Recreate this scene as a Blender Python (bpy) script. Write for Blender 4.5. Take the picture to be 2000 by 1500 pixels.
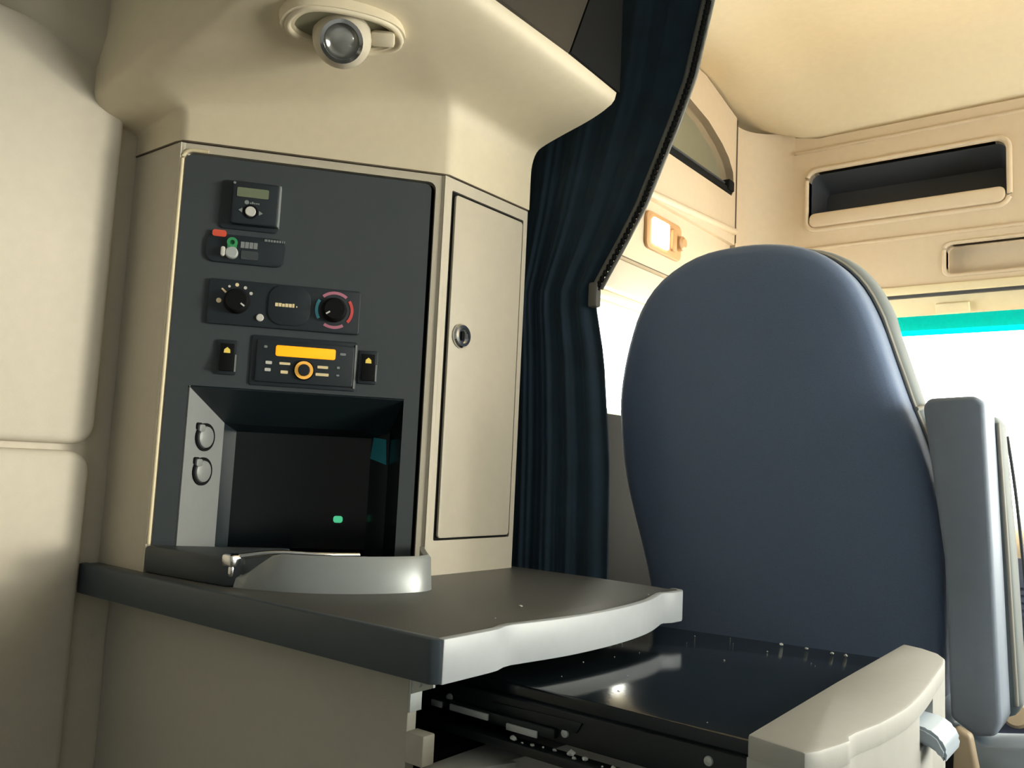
import bpy, bmesh, math, random
from mathutils import Vector, Matrix
from mathutils.geometry import tessellate_polygon
random.seed(4)
for o in list(bpy.data.objects): bpy.data.objects.remove(o)
S = bpy.context.scene
COL = S.collection

# ------------------------------------------------------------------ camera
# World: x = towards the inboard side of the cab, y = forward, z = up (metres).
cam = bpy.data.cameras.new('camera'); camo = bpy.data.objects.new('camera', cam); COL.objects.link(camo)
cam.sensor_fit = 'HORIZONTAL'; cam.sensor_width = 36.0; cam.lens = 36.0*1650/2000
cam.clip_start = 0.02
YAW, PIT, ROL = math.radians(38.3), math.radians(5.7), math.radians(2.7)
R0 = Vector((math.cos(YAW), math.sin(YAW), 0)); FH = Vector((-math.sin(YAW), math.cos(YAW), 0)); UZ = Vector((0, 0, 1))
FW = FH*math.cos(PIT)+UZ*math.sin(PIT); U0 = -FH*math.sin(PIT)+UZ*math.cos(PIT)
RR = R0*math.cos(ROL)+U0*math.sin(ROL); UU = U0*math.cos(ROL)-R0*math.sin(ROL)
mw = Matrix.Identity(4)
for i in range(3):
    mw[i][0] = RR[i]; mw[i][1] = UU[i]; mw[i][2] = -FW[i]
mw[2][3] = 1.2
camo.matrix_world = mw
S.camera = camo

# ------------------------------------------------------------------ sky, sun, exposure
W = bpy.data.worlds.new('sky'); S.world = W; W.use_nodes = True
bg = W.node_tree.nodes['Background']
bg.inputs[0].default_value = (1.0, 0.94, 0.855, 1); bg.inputs[1].default_value = 19.0
sun = bpy.data.lights.new('hazy_sun', 'SUN'); suno = bpy.data.objects.new('hazy_sun', sun); COL.objects.link(suno)
sun.energy = 2.2; sun.angle = math.radians(9); sun.color = (1.0, 0.90, 0.78)
suno.rotation_euler = Vector((-1.0, -0.50, -0.065)).to_track_quat('-Z', 'Y').to_euler()
suno.location = (4, 2.5, 3)
vs = S.view_settings
vs.view_transform = 'Standard'; vs.look = 'None'; vs.gamma = 1.0; vs.use_curve_mapping = False; vs.exposure = 0.0
def portal(name, loc, d, sx, sy):
    l = bpy.data.lights.new(name, 'AREA'); l.shape = 'RECTANGLE'; l.size = sx; l.size_y = sy
    l.cycles.is_portal = True
    o = bpy.data.objects.new(name, l); COL.objects.link(o); o.location = loc
    o.rotation_euler = Vector(d).to_track_quat('-Z', 'Z').to_euler()
portal('windshield_daylight', (0.1, 2.30, 1.37), (0, -1, -0.45), 2.0, 0.56)
portal('left_window_daylight', (-0.99, 1.73, 1.44), (1, 0, 0), 0.62, 0.24)
portal('right_window_daylight', (1.19, 1.61, 1.475), (-1, 0, 0), 0.82, 0.75)

# ------------------------------------------------------------------ materials
def lin(c): return tuple(((v/255)/12.92 if v/255 <= .04045 else ((v/255+.055)/1.055)**2.4) for v in c)
MATS = {}
def mat(name, rgb, rough=.5, metal=0., var=.02, nscale=60., bump=.02, bscale=500., spec=.5, sheen=0., coat=0., emit=0., alpha=None):
    m = bpy.data.materials.new(name); m.use_nodes = True; nt = m.node_tree; b = nt.nodes['Principled BSDF']
    c = lin(rgb)
    tc = nt.nodes.new('ShaderNodeTexCoord')
    n = nt.nodes.new('ShaderNodeTexNoise'); n.inputs['Scale'].default_value = nscale; n.inputs['Detail'].default_value = 4
    nt.links.new(tc.outputs['Object'], n.inputs['Vector'])
    r = nt.nodes.new('ShaderNodeValToRGB')
    r.color_ramp.elements[0].position = .3; r.color_ramp.elements[1].position = .7
    r.color_ramp.elements[0].color = (*[v*(1-var) for v in c], 1); r.color_ramp.elements[1].color = (*[min(1, v*(1+var)) for v in c], 1)
    nt.links.new(n.outputs['Fac'], r.inputs['Fac']); nt.links.new(r.outputs['Color'], b.inputs['Base Color'])
    b.inputs['Roughness'].default_value = rough; b.inputs['Metallic'].default_value = metal
    b.inputs['Specular IOR Level'].default_value = spec
    if sheen: b.inputs['Sheen Weight'].default_value = sheen; b.inputs['Sheen Roughness'].default_value = .4
    if coat: b.inputs['Coat Weight'].default_value = coat; b.inputs['Coat Roughness'].default_value = .08
    if emit:
        nt.links.new(r.outputs['Color'], b.inputs['Emission Color']); b.inputs['Emission Strength'].default_value = emit
    if bump:
        n2 = nt.nodes.new('ShaderNodeTexNoise'); n2.inputs['Scale'].default_value = bscale; n2.inputs['Detail'].default_value = 2
        nt.links.new(tc.outputs['Object'], n2.inputs['Vector'])
        bp = nt.nodes.new('ShaderNodeBump'); bp.inputs['Strength'].default_value = bump; bp.inputs['Distance'].default_value = .002
        nt.links.new(n2.outputs['Fac'], bp.inputs['Height']); nt.links.new(bp.outputs['Normal'], b.inputs['Normal'])
    MATS[name] = m
    return m
def glassmat(name, tint, gloss=.06):
    m = bpy.data.materials.new(name); m.use_nodes = True; nt = m.node_tree
    nt.nodes.remove(nt.nodes['Principled BSDF']); out = nt.nodes['Material Output']
    t = nt.nodes.new('ShaderNodeBsdfTransparent'); t.inputs[0].default_value = (*tint, 1)
    g = nt.nodes.new('ShaderNodeBsdfGlossy'); g.inputs['Roughness'].default_value = .03
    mx = nt.nodes.new('ShaderNodeMixShader'); mx.inputs[0].default_value = gloss
    nt.links.new(t.outputs[0], mx.inputs[1]); nt.links.new(g.outputs[0], mx.inputs[2]); nt.links.new(mx.outputs[0], out.inputs['Surface'])
    MATS[name] = m; return m
BEIGE = mat('beige_plastic', (206, 196, 176), .55, bump=.06, bscale=900)
SOFF = mat('beige_soffit_plastic', (226, 213, 186), .5, bump=.06, bscale=900)
FRAME = mat('cabinet_beige_laminate', (200, 191, 173), .5, bump=.03)
LOWER = mat('lower_beige_laminate', (186, 182, 170), .55, bump=.03)
WALLM = mat('wall_vinyl', (206, 197, 180), .65, bump=.1, bscale=400)
HEADM = mat('header_plastic', (212, 193, 167), .55, bump=.05, bscale=900)
CEILM = mat('headliner_fabric', (232, 216, 184), .8, bump=.12, bscale=700)
PANEL = mat('charcoal_panel', (68, 74, 78), .5, bump=.08, bscale=1200, spec=.4)
DEVICE = mat('device_black', (34, 42, 48), .4, bump=.02)
BLACKG = mat('gloss_black', (12, 18, 22), .18, bump=0, var=.02)
NICHE = mat('niche_charcoal', (30, 40, 46), .35, bump=.03)
BLACK = mat('matte_black', (13, 15, 17), .8, bump=.03, spec=.2)
SILVER = mat('satin_silver_plastic', (140, 143, 143), .45, .1, bump=.04)
TRAYM = mat('grey_tray_plastic', (150, 155, 155), .35, .2, bump=.04)
CHROME = mat('chrome', (215, 215, 215), .12, 1., bump=0)
STEEL = mat('zinc_steel', (196, 202, 202), .35, .3, bump=.05)
WTOP = mat('worktop_charcoal_laminate', (88, 88, 86), .42, bump=.08, bscale=1500, nscale=400, var=.12)
WEDGE = mat('worktop_light_edging', (176, 182, 188), .4, bump=.02)
WDARK = mat('worktop_dark_edging', (66, 76, 84), .45, bump=.02)
DRAWM = mat('drawer_gloss_dark', (22, 30, 36), .13, bump=.02, bscale=200, nscale=8, var=.15)
DSIDE = mat('drawer_side_dark', (20, 28, 33), .4, bump=.04)
DFRONT = mat('drawer_front_light', (188, 188, 184), .5, bump=.03)
SEATM = mat('seat_navy_fabric', (116, 134, 166), .85, bump=.2, bscale=1600, nscale=900, var=.12, sheen=.4)
CUSHM = mat('seat_cushion_grey', (112, 120, 122), .8, bump=.15, bscale=1200, sheen=.3)
ARMM = mat('armrest_grey_vinyl', (140, 152, 170), .6, bump=.12, bscale=900, sheen=.2)
PIPEM = mat('pale_piping', (150, 146, 136), .6)
CURT = mat('navy_curtain', (14, 42, 60), .8, bump=.15, bscale=1500, sheen=.25, nscale=20, var=.2)
CURTL = mat('curtain_hem_tape', (104, 104, 100), .6)
BROWN = mat('dark_brown_door', (44, 40, 34), .5)
OLIVE = mat('pocket_olive_grey', (136, 132, 110), .6, bump=.05)
CUBM = mat('cubby_dark_grey', (66, 68, 74), .6)
CREAM = mat('cream_trim', (228, 214, 178), .5)
BLUEPL = mat('pale_blue_plastic', (176, 190, 204), .4)
TAN = mat('tan_plastic', (158, 140, 116), .5)
YELL = mat('floor_mat_tan', (190, 166, 110), .8, bump=.2)
DASHB = mat('dash_blue_grey', (78, 84, 108), .55)
DASHT = mat('dash_beige', (196, 176, 148), .6)
SLEEPM = mat('sleeper_grey_upholstery', (184, 188, 192), .9, bump=.2)
DTRIM = mat('door_trim_grey', (40, 40, 39), .9, bump=.1, spec=.1)
SEAMM = mat('brown_seam_shadow', (96, 84, 68), .8)
FLOORM = mat('vinyl_floor_grey', (104, 104, 102), .7, bump=.1)
LCD = mat('lcd_green_grey', (120, 130, 104), .3, bump=0)
AMBER = mat('amber_screen', (255, 160, 20), .4, bump=0, emit=.9, var=.02)
AMBERR = mat('amber_ring', (235, 176, 78), .4, bump=0, emit=.4, var=.02)
WHITEP = mat('white_print', (214, 212, 204), .5, bump=0)
CREAMP = mat('warm_print', (226, 206, 160), .5, bump=0, emit=.15)
YELP = mat('yellow_print', (232, 204, 96), .5, bump=0, emit=.25)
REDP = mat('red_sticker', (226, 90, 66), .5, bump=0)
GREENP = mat('green_tag', (60, 150, 96), .5, bump=0)
GREENL = mat('green_led', (90, 220, 160), .5, bump=0, emit=.6)
TEAL = mat('teal_patch', (8, 132, 150), .4, bump=0)
BLUEP = mat('cold_blue_print', (100, 196, 222), .5, bump=0)
PINKP = mat('pink_print', (190, 120, 140), .5, bump=0)
HOTP = mat('hot_red_print', (216, 84, 84), .5, bump=0)
DUST = mat('white_dust', (214, 216, 210), .8, bump=0)
LAMPE = mat('lamp_lens_lit', (255, 236, 206), .4, bump=0, emit=9.)
LAMPF = mat('lamp_bezel_warm', (196, 152, 106), .4, bump=0)
LENS = mat('reading_lens', (190, 190, 186), .15, .6, bump=0)
GLASS = glassmat('window_glass', (.93, .96, .95))
TINT = glassmat('cyan_shade_band', (.0, .33, .325), .01)
SUNP = mat('sun_printed_white', (230, 230, 226), .6)

# ------------------------------------------------------------------ helpers
def thing(name, label, cat, loc=(0, 0, 0), group=None):
    o = bpy.data.objects.new(name, None); COL.objects.link(o); o.location = loc; o.empty_display_size = .05
    o['label'] = label; o['category'] = cat
    if group: o['group'] = group
    return o
def tag(o, label, cat, group=None):
    o['label'] = label; o['category'] = cat
    if group: o['group'] = group
    return o
def origin(p):
    v = Vector((0, 0, 0))
    while p is not None:
        v += p.location; p = p.parent
    return v
def finish(name, bm, m, parent=None, ang=35):
    bmesh.ops.recalc_face_normals(bm, faces=bm.faces)
    me = bpy.data.meshes.new(name); bm.to_mesh(me); bm.free()
    me.shade_smooth(); me.set_sharp_from_angle(angle=math.radians(ang))
    me.materials.append(m)
    o = bpy.data.objects.new(name, me); COL.objects.link(o)
    if parent is not None:
        me.transform(Matrix.Translation(-origin(parent))); o.parent = parent
    else:
        # put the origin at the mesh's base
        xs = [v.co for v in me.vertices]
        c = Vector((sum(v.x for v in xs)/len(xs), sum(v.y for v in xs)/len(xs), min(v.z for v in xs)))
        me.transform(Matrix.Translation(-c)); o.location = c
    return o
def struct(o): o['kind'] = 'structure'; return o
def addgeo(bm, vs_, fs, M=None):
    V = [bm.verts.new((M @ Vector(v)) if M is not None else Vector(v)) for v in vs_]
    out = []
    for f in fs:
        try: out.append(bm.faces.new([V[i] for i in f]))
        except ValueError: pass
    return V, out
def a_prism(bm, poly, z0, z1, M=None, bevel=0, seg=2):
    n = len(poly); t = bmesh.new()
    addgeo(t, [(x, y, z0) for x, y in poly]+[(x, y, z1) for x, y in poly],
           [list(range(n))[::-1], list(range(n, 2*n))]+[[i, (i+1) % n, n+(i+1) % n, n+i] for i in range(n)])
    if bevel:
        t.edges.ensure_lookup_table(); t.normal_update()
        es = [e for e in t.edges if len(e.link_faces) == 2 and e.calc_face_angle(0) > .6]
        bmesh.ops.bevel(t, geom=es, offset=bevel, segments=seg, profile=.5, affect='EDGES', clamp_overlap=True)
    if M is not None: t.transform(M)
    me = bpy.data.meshes.new('t'); t.to_mesh(me); t.free(); bm.from_mesh(me); bpy.data.meshes.remove(me)
def a_box(bm, x0, x1, y0, y1, z0, z1, M=None, bevel=0, seg=2):
    a_prism(bm, [(x0, y0), (x1, y0), (x1, y1), (x0, y1)], z0, z1, M, bevel, seg)
def a_plate(bm, outer, holes, z0, z1, M=None):
    loops = [outer]+holes
    pts = [p for l in loops for p in l]
    tris = tessellate_polygon([[Vector((x, y, 0)) for x, y in l] for l in loops])
    N = len(pts); vs_ = [(x, y, z1) for x, y in pts]+[(x, y, z0) for x, y in pts]
    fs = [list(t) for t in tris]+[[i+N for i in t][::-1] for t in tris]
    k = 0
    for l in loops:
        n = len(l)
        for i in range(n):
            a, b = k+i, k+(i+1) % n; fs.append([a, b, b+N, a+N])
        k += n
    addgeo(bm, vs_, fs, M)
def a_loft(bm, rings, closed=True, cap0=True, cap1=True, M=None):
    n = len(rings[0]); vs_ = [p for r in rings for p in r]; fs = []
    for k in range(len(rings)-1):
        for i in range(n if closed else n-1):
            j = (i+1) % n; fs.append([k*n+i, k*n+j, (k+1)*n+j, (k+1)*n+i])
    if cap0: fs.append(list(range(n))[::-1])
    if cap1: fs.append([(len(rings)-1)*n+i for i in range(n)])
    addgeo(bm, vs_, fs, M)
def a_tube(bm, path, r, sides=8, closed=False):
    path = [Vector(p) for p in path]; rings = []
    for i, p in enumerate(path):
        if closed: d = path[(i+1) % len(path)]-path[i-1]
        else: d = path[min(i+1, len(path)-1)]-path[max(i-1, 0)]
        d.normalize(); a = d.cross(Vector((0, 0, 1)))
        if a.length < .05: a = d.cross(Vector((1, 0, 0)))
        a.normalize(); b = d.cross(a)
        rings.append([p+a*r*math.cos(t*math.tau/sides)+b*r*math.sin(t*math.tau/sides) for t in range(sides)])
    if closed: rings.append(rings[0])
    a_loft(bm, rings, True, not closed, not closed)
    if closed: bmesh.ops.remove_doubles(bm, verts=bm.verts, dist=1e-6)
def a_lathe(bm, prof, M=None, seg=24):
    rings = [[(max(r, 1e-5)*math.cos(t*math.tau/seg), max(r, 1e-5)*math.sin(t*math.tau/seg), h) for t in range(seg)] for r, h in prof]
    a_loft(bm, rings, True, True, True, M)
def rrect(x0, x1, y0, y1, r, n=5):
    out = []
    for cx, cy, a0 in ((x1-r, y0+r, -90), (x1-r, y1-r, 0), (x0+r, y1-r, 90), (x0+r, y0+r, 180)):
        for k in range(n+1):
            a = math.radians(a0+90*k/n); out.append((cx+r*math.cos(a), cy+r*math.sin(a)))
    return out
def box(name, x0, x1, y0, y1, z0, z1, m, parent=None, bevel=0, M=None, seg=2):
    bm = bmesh.new(); a_box(bm, x0, x1, y0, y1, z0, z1, M, bevel, seg); return finish(name, bm, m, parent)
def prism(name, poly, z0, z1, m, parent=None, M=None, bevel=0, seg=2):
    bm = bmesh.new(); a_prism(bm, poly, z0, z1, M, bevel, seg); return finish(name, bm, m, parent)
def plate(name, outer, holes, z0, z1, m, parent=None, M=None):
    bm = bmesh.new(); a_plate(bm, outer, holes, z0, z1, M); return finish(name, bm, m, parent)
def tube(name, path, r, m, parent=None, sides=8, closed=False):
    bm = bmesh.new(); a_tube(bm, path, r, sides, closed); return finish(name, bm, m, parent, 60)
def lathe(name, prof, m, parent=None, M=None, seg=24):
    bm = bmesh.new(); a_lathe(bm, prof, M, seg); return finish(name, bm, m, parent)
def basis(o, x, y, z):
    M = Matrix.Identity(4)
    for i in range(3): M[i][0] = x[i]; M[i][1] = y[i]; M[i][2] = z[i]; M[i][3] = o[i]
    return M
def interp(tab, z):
    if z <= tab[0][0]: return tab[0][1]
    for (a, va), (b, vb) in zip(tab, tab[1:]):
        if z <= b: return va+(vb-va)*(z-a)/(b-a)
    return tab[-1][1]
def smooth_curve(pts, n=6, closed=False):     # Catmull-Rom
    P = [Vector(p) for p in pts]; out = []; L = len(P)
    for i in range(L if closed else L-1):
        p0 = P[(i-1) % L] if closed or i > 0 else P[i]; p1 = P[i]; p2 = P[(i+1) % L]
        p3 = P[(i+2) % L] if closed or i+2 < L else p2
        for k in range(n):
            t = k/n
            out.append(.5*((2*p1)+(p2-p0)*t+(2*p0-5*p1+4*p2-p3)*t*t+(3*p1-p0-3*p2+p3)*t**3))
    if not closed: out.append(P[-1])
    return out

# frames: local x, y in the plane, local z out of it
aP = math.radians(38)
PB = Vector((-0.891, 0.942, 0)); DR = Vector((math.sin(aP), math.cos(aP), 0)); NN = Vector((math.cos(aP), -math.sin(aP), 0))
PA = PB-DR*.397
MP = basis(PA, DR, UZ, NN)                                   # angled control panel: u along it, v = height
MD = basis((-0.891, 0, 0), (0, 1, 0), UZ, (1, 0, 0))         # cabinet door face, looking inboard
def MX(x): return basis((x, 0, 0), (0, 1, 0), UZ, (1, 0, 0))  # any plane that faces inboard
def MY(y): return basis((0, y, 0), (1, 0, 0), UZ, (0, -1, 0)) # any plane that faces rearward
ZW = 1.033                                                   # worktop height

# ------------------------------------------------------------------ the room shell
struct(box('floor', -1.32, 1.25, -1.05, 2.50, -.05, 0, FLOORM))
wl = struct(box('wall_left', -1.32, -1.262, -1.05, 1.30, 0, 2.25, WALLM))
def pad(z0, z1, y1):
    bm = bmesh.new(); a_prism(bm, rrect(-.98, y1, z0, z1, .03), -.004, .016, MX(-1.262), .012, 3); finish('wall_pad', bm, WALLM, wl)
pad(1.2055, 1.80, .60); pad(.55, 1.196, .597)
bm = bmesh.new()
rings = []
for y, zb, d in ((-.98, 2.0, .12), (.30, 1.86, .10), (.45, 1.79, .07), (.54, 1.75, .045), (.60, 1.74, .03)):
    rings.append([(-1.262, y, zb), (-1.262+d*.5, y, zb+.02), (-1.262+d*.9, y, zb+.06), (-1.262+d, y, zb+.14), (-1.262+d, y, 2.24), (-1.262, y, 2.24)])
a_loft(bm, rings); finish('upper_wall_pad', bm, WALLM, wl)
struct(box('wall_rear', -1.32, 1.25, -1.10, -1.0, 0, 2.25, SLEEPM))
struct(plate('wall_right', [(-1.0, 0), (2.45, 0), (2.45, 2.25), (-1.0, 2.25)], [rrect(1.20, 2.02, 1.10, 1.85, .06)], 0, .06, SLEEPM, None, MX(1.15)))
w3 = struct(prism('window_3', rrect(1.19, 2.03, 1.09, 1.86, .06), .028, .034, GLASS, None, MX(1.15)))
wcl = struct(plate('wall_left_cab', [(1.28, 0), (2.45, 0), (2.45, 2.25), (1.28, 2.25)], [rrect(1.42, 2.02, 1.335, 1.556, .04)], -.05, 0, BEIGE, None, MX(-.95)))
w2 = struct(prism('window_2', rrect(1.41, 2.03, 1.325, 1.566, .04), -.03, -.024, GLASS, None, MX(-.95)))
bm = bmesh.new(); a_plate(bm, rrect(1.395, 2.045, 1.31, 1.58, .05), [rrect(1.42, 2.02, 1.335, 1.556, .04)], 0, .008, MX(-.95)); finish('window_frame', bm, BEIGE, w2)
box('door_trim', -.952, -.935, 1.305, 2.05, .25, 1.325, DTRIM, wcl, .008)
struct(box('wall_bulkhead', -1.30, -.95, 1.27, 1.30, 0, 2.25, BEIGE))
struct(box('ceiling', -1.32, 1.25, -1.05, 2.50, 2.235, 2.29, SLEEPM))
struct(box('wall_front', -1.0, 1.21, 2.36, 2.46, 0, 1.125, BEIGE))
struct(box('trim_1', -1.0, 1.21, 2.215, 2.50, 1.632, 2.24, HEADM))
# cab headliner, domed from its edges
bm = bmesh.new(); nx, ny = 44, 24; vs_ = []; fs = []
for j in range(ny+1):
    for i in range(nx+1):
        x = -.90+2.04*i/nx; y = 1.0+1.12*j/ny
        dx = max(0, 1-(x+.87)/.26); dy = max(0, 1-(2.12-y)/.26); dd = min(1, math.hypot(dx, dy))
        sx = max(0, min(1, (x+.87)/.17))
        zb = 2.072*sx+(2.122+.17*min(.3, max(0, 2.1-y)))*(1-sx)
        vs_.append((x, y, 2.185*(1-dd*dd)+zb*dd*dd))
for j in range(ny):
    for i in range(nx):
        a = j*(nx+1)+i
        if vs_[a][0] < -.68 and vs_[a][1] < 1.16: continue
        fs.append([a, a+1, a+nx+2, a+nx+1])
addgeo(bm, vs_, fs)
r_ = bmesh.ops.extrude_face_region(bm, geom=bm.faces[:]); bmesh.ops.translate(bm, verts=[v for v in r_['geom'] if isinstance(v, bmesh.types.BMVert)], vec=(0, 0, .012))
bmesh.ops.delete(bm, geom=[v for v in bm.verts if not v.link_faces], context='VERTS')
struct(finish('ceiling_headliner', bm, CEILM, None, 60))
# windshield, raked, with its coloured shade band along the top
ws = Vector((0, -.45, 1)).normalized(); nws = Vector((0, -1, -.45)).normalized()
MW = basis((0, 2.12, 1.62), (1, 0, 0), ws, nws)
def wv(z): return (z-1.62)/ws.z
w1 = struct(box('window_1', -.95, 1.15, wv(1.11), wv(1.558), -.006, 0, GLASS, None, 0, MW))
box('shade_band', -.95, 1.15, wv(1.558), wv(1.6025), -.006, 0, TINT, w1, 0, MW)
box('top_trim', -.95, 1.15, wv(1.602), wv(1.66), -.02, .004, CREAM, w1, .002, MW)
box('sun_visor_clip', -.43, -.36, wv(1.606), wv(1.628), .004, .014, CREAM, w1, .003, MW)
# A pillars close the corners
struct(prism('trim_2', [(-.955, 2.05), (-.86, 2.10), (-.86, 2.17), (-.955, 2.40)], 1.1, 1.66, BEIGE))

# ------------------------------------------------------------------ header console over the windshield
hc = thing('header_console', 'beige moulded header console with storage cubbies above the windshield', 'console', (0, 2.1, 1.645))
plate('fascia', [(-.76, 1.648), (1.10, 1.648), (1.10, 2.074), (-.70, 2.074), (-.76, 2.088)],
      [rrect(-.722, -.283, 1.842, 1.985, .022), rrect(-.405, .22, 1.690, 1.757, .014), rrect(-.18, .55, 1.842, 1.985, .022)], -.02, 0, HEADM, hc, MY(2.1))
# rounded end of the fascia towards the door side
arc = [(-.76-.11*math.sin(t), 2.1-.11*(1-math.cos(t))) for t in [i*math.pi/2/10 for i in range(11)]]
bm = bmesh.new(); inner = [(-.76-.13*math.sin(t), 2.12-.13*(1-math.cos(t))) for t in [i*math.pi/2/10 for i in range(11)]]
a_prism(bm, arc+inner[::-1], 1.648, 2.105); finish('corner_fascia', bm, HEADM, hc, 60)
def cubby(x0, x1, z0, z1, depth, m, nm):
    o = rrect(x0, x1, z0, z1, .022 if z1-z0 > .1 else .014); i_ = rrect(x0+.014, x1-.014, z0+.004, z1-.03, .014)
    bm = bmesh.new(); a_loft(bm, [[(x, z, .0) for x, z in o], [(x, z, -.03) for x, z in o], [(x, z, -depth) for x, z in i_]], True, False, True, MY(2.1))
    for v in bm.verts: pass
    return finish(nm, bm, m, hc, 40)
cubby(-.722, -.283, 1.842, 1.985, .10, CUBM, 'cubby')
cubby(-.18, .55, 1.842, 1.985, .10, CUBM, 'cubby')
cubby(-.405, .22, 1.690, 1.757, .03, HEADM, 'label_recess')
for (x0, x1) in ((-.722, -.283), (-.18, .55)):
    prism('cubby_lip', rrect(x0+.002, x1-.002, 1.842, 1.878, .014), -.02, .006, HEADM, hc, MY(2.1), .005, 3)
    p = rrect(x0-.006, x1+.006, 1.834, 1.992, .026)
    tube('cubby_bezel', [MY(2.1) @ Vector((x, z, 0)) for x, z in p], .006, HEADM, hc, 8, True)
tube('recess_bezel', [MY(2.1) @ Vector((x, z, 0)) for x, z in rrect(-.41, .225, 1.685, 1.762, .016)], .004, HEADM, hc, 8, True)
box('lower_ridge', -.80, 1.10, 1.782, 1.790, -.005, .007, HEADM, hc, .0035, MY(2.1))
box('bottom_lip', -.78, 1.10, 1.648, 1.668, -.005, .010, CREAM, hc, .004, MY(2.1))
box('shadow_gap', -.84, 1.10, 1.641, 1.648, -.02, .004, CUBM, hc, 0, MY(2.1))
box('top_ridge', -.76, 1.10, 2.040, 2.048, -.005, .005, HEADM, hc, .0035, MY(2.1))

# ------------------------------------------------------------------ side header over the driver's door
sh = thing('side_header', 'beige side header panel above the door, with a grey storage pocket', 'panel', (-.87, 1.7, 1.58))
pk = [(1.30, 1.912), (1.96, 1.912), (1.975, 1.93), (1.968, 1.975), (1.940, 2.005), (1.90, 2.028), (1.82, 2.058), (1.72, 2.075), (1.60, 2.08), (1.30, 2.08)]
plate('panel', [(1.275, 1.79), (1.985, 1.79), (1.985, 2.125), (1.80, 2.165), (1.275, 2.175)], [pk], -.02, 0, HEADM, sh, MX(-.87))
prism('pocket_back', [(1.28, 1.90), (1.99, 1.90), (1.99, 2.09), (1.28, 2.09)], -.055, -.035, OLIVE, sh, MX(-.87))
bm = bmesh.new(); a_loft(bm, [[(x, z, 0) for x, z in pk], [(x, z, -.036) for x, z in pk]], True, False, False, MX(-.87)); finish('pocket_rim', bm, HEADM, sh)
rl = prism('pocket_rail', [(1.30, 1.913), (1.955, 1.913), (1.955, 1.928), (1.30, 1.928)], -.012, .004, BLACK, sh, MX(-.87), .003)
prism('rail_clip', rrect(1.925, 1.958, 1.918, 1.945, .005), -.01, .009, BLACK, sh, MX(-.87), .002)
tube('pocket_strap', [MX(-.87) @ Vector((y, 1.936, -.004)) for y in (1.30, 1.6, 1.93)], .003, CUBM, sh)
bm = bmesh.new()
a_prism(bm, [(1.275, 1.645), (1.985, 1.645), (1.985, 1.80), (1.275, 1.80)], -.04, -.012, MX(-.87))
finish('lamp_panel', bm, HEADM, sh)
tube('ledge', [MX(-.87) @ Vector((y, 1.795+.03*(y-1.5)/.5, .000)) for y in (1.275, 1.5, 1.75, 1.985)], .009, HEADM, sh)
bm = bmesh.new(); a_prism(bm, [(1.275, 1.575), (2.03, 1.575), (2.03, 1.645), (1.275, 1.645)], -.075, -.03, MX(-.87), .006); finish('lower_panel', bm, BEIGE, sh)
tube('panel_seam', [MX(-.88) @ Vector((y, 1.647, -.006)) for y in (1.275, 1.6, 1.985)], .003, SEAMM, sh)
prism('door_frame_strip', [(1.275, 1.562), (2.03, 1.562), (2.03, 1.580), (1.275, 1.580)], -.08, -.05, CREAM, sh, MX(-.87), .004)
tube('corner_seam', [(-.868, 1.986, 1.795), (-.868, 1.986, 1.95), (-.868, 1.986, 2.118)], .0014, SEAMM, sh, 6)

dl = thing('dome_light', 'lit square dome light on the beige side header above the door window', 'lamp', (-.882, 1.62, 1.69))
prism('bezel', rrect(1.545, 1.705, 1.682, 1.765, .016), 0, .008, LAMPF, dl, MX(-.882), .003)
prism('lens', rrect(1.565, 1.640, 1.694, 1.753, .008), .006, .013, LAMPE, dl, MX(-.882), .003)
bm = bmesh.new(); a_prism(bm, rrect(1.650, 1.672, 1.697, 1.748, .008), .006, .015, MX(-.882), .003); finish('switch', bm, LAMPF, dl)
lathe('swivel_spot', [(.0, .024), (.010, .024), (.016, .019), (.018, .006), (.018, 0)], LAMPF, dl, MX(-.882) @ Matrix.Translation((1.690, 1.722, 0)))

# ------------------------------------------------------------------ upper cabinet with angled control panel
cb = thing('sleeper_cabinet', 'tall beige sleeper cabinet with an angled charcoal control panel', 'cabinet', (-1.05, .95, ZW))
ZS = 1.652
bm = bmesh.new()
a_box(bm, -1.2615, -1.133, .629, .645, ZW, ZS)
a_plate(bm, [(0, ZW), (.397, ZW), (.397, ZS), (0, ZS)], [rrect(.0065, .3785, 1.0365, 1.640, .012)], -.014, 0, MP)
a_plate(bm, [(.936, ZW), (1.15, ZW), (1.15, ZS), (.936, ZS)], [rrect(.953, 1.139, 1.085, 1.633, .003)], -.014, 0, MD)
a_box(bm, -1.2615, -.905, 1.136, 1.15, ZW, ZS)
a_prism(bm, [(-1.2615, .645), (-1.140, .645), (-.905, .946), (-.905, 1.136), (-1.2615, 1.136)], ZS-.012, ZS-.002)
# rounded vertical arrises
a_lathe(bm, [(.008, ZW), (.008, ZS)], Matrix.Translation((-1.1385, .6365, 0)), 16)
a_lathe(bm, [(.008, ZW), (.008, ZS)], Matrix.Translation((-.8985, .9420, 0)), 16)
finish('body', bm, FRAME, cb)
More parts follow.
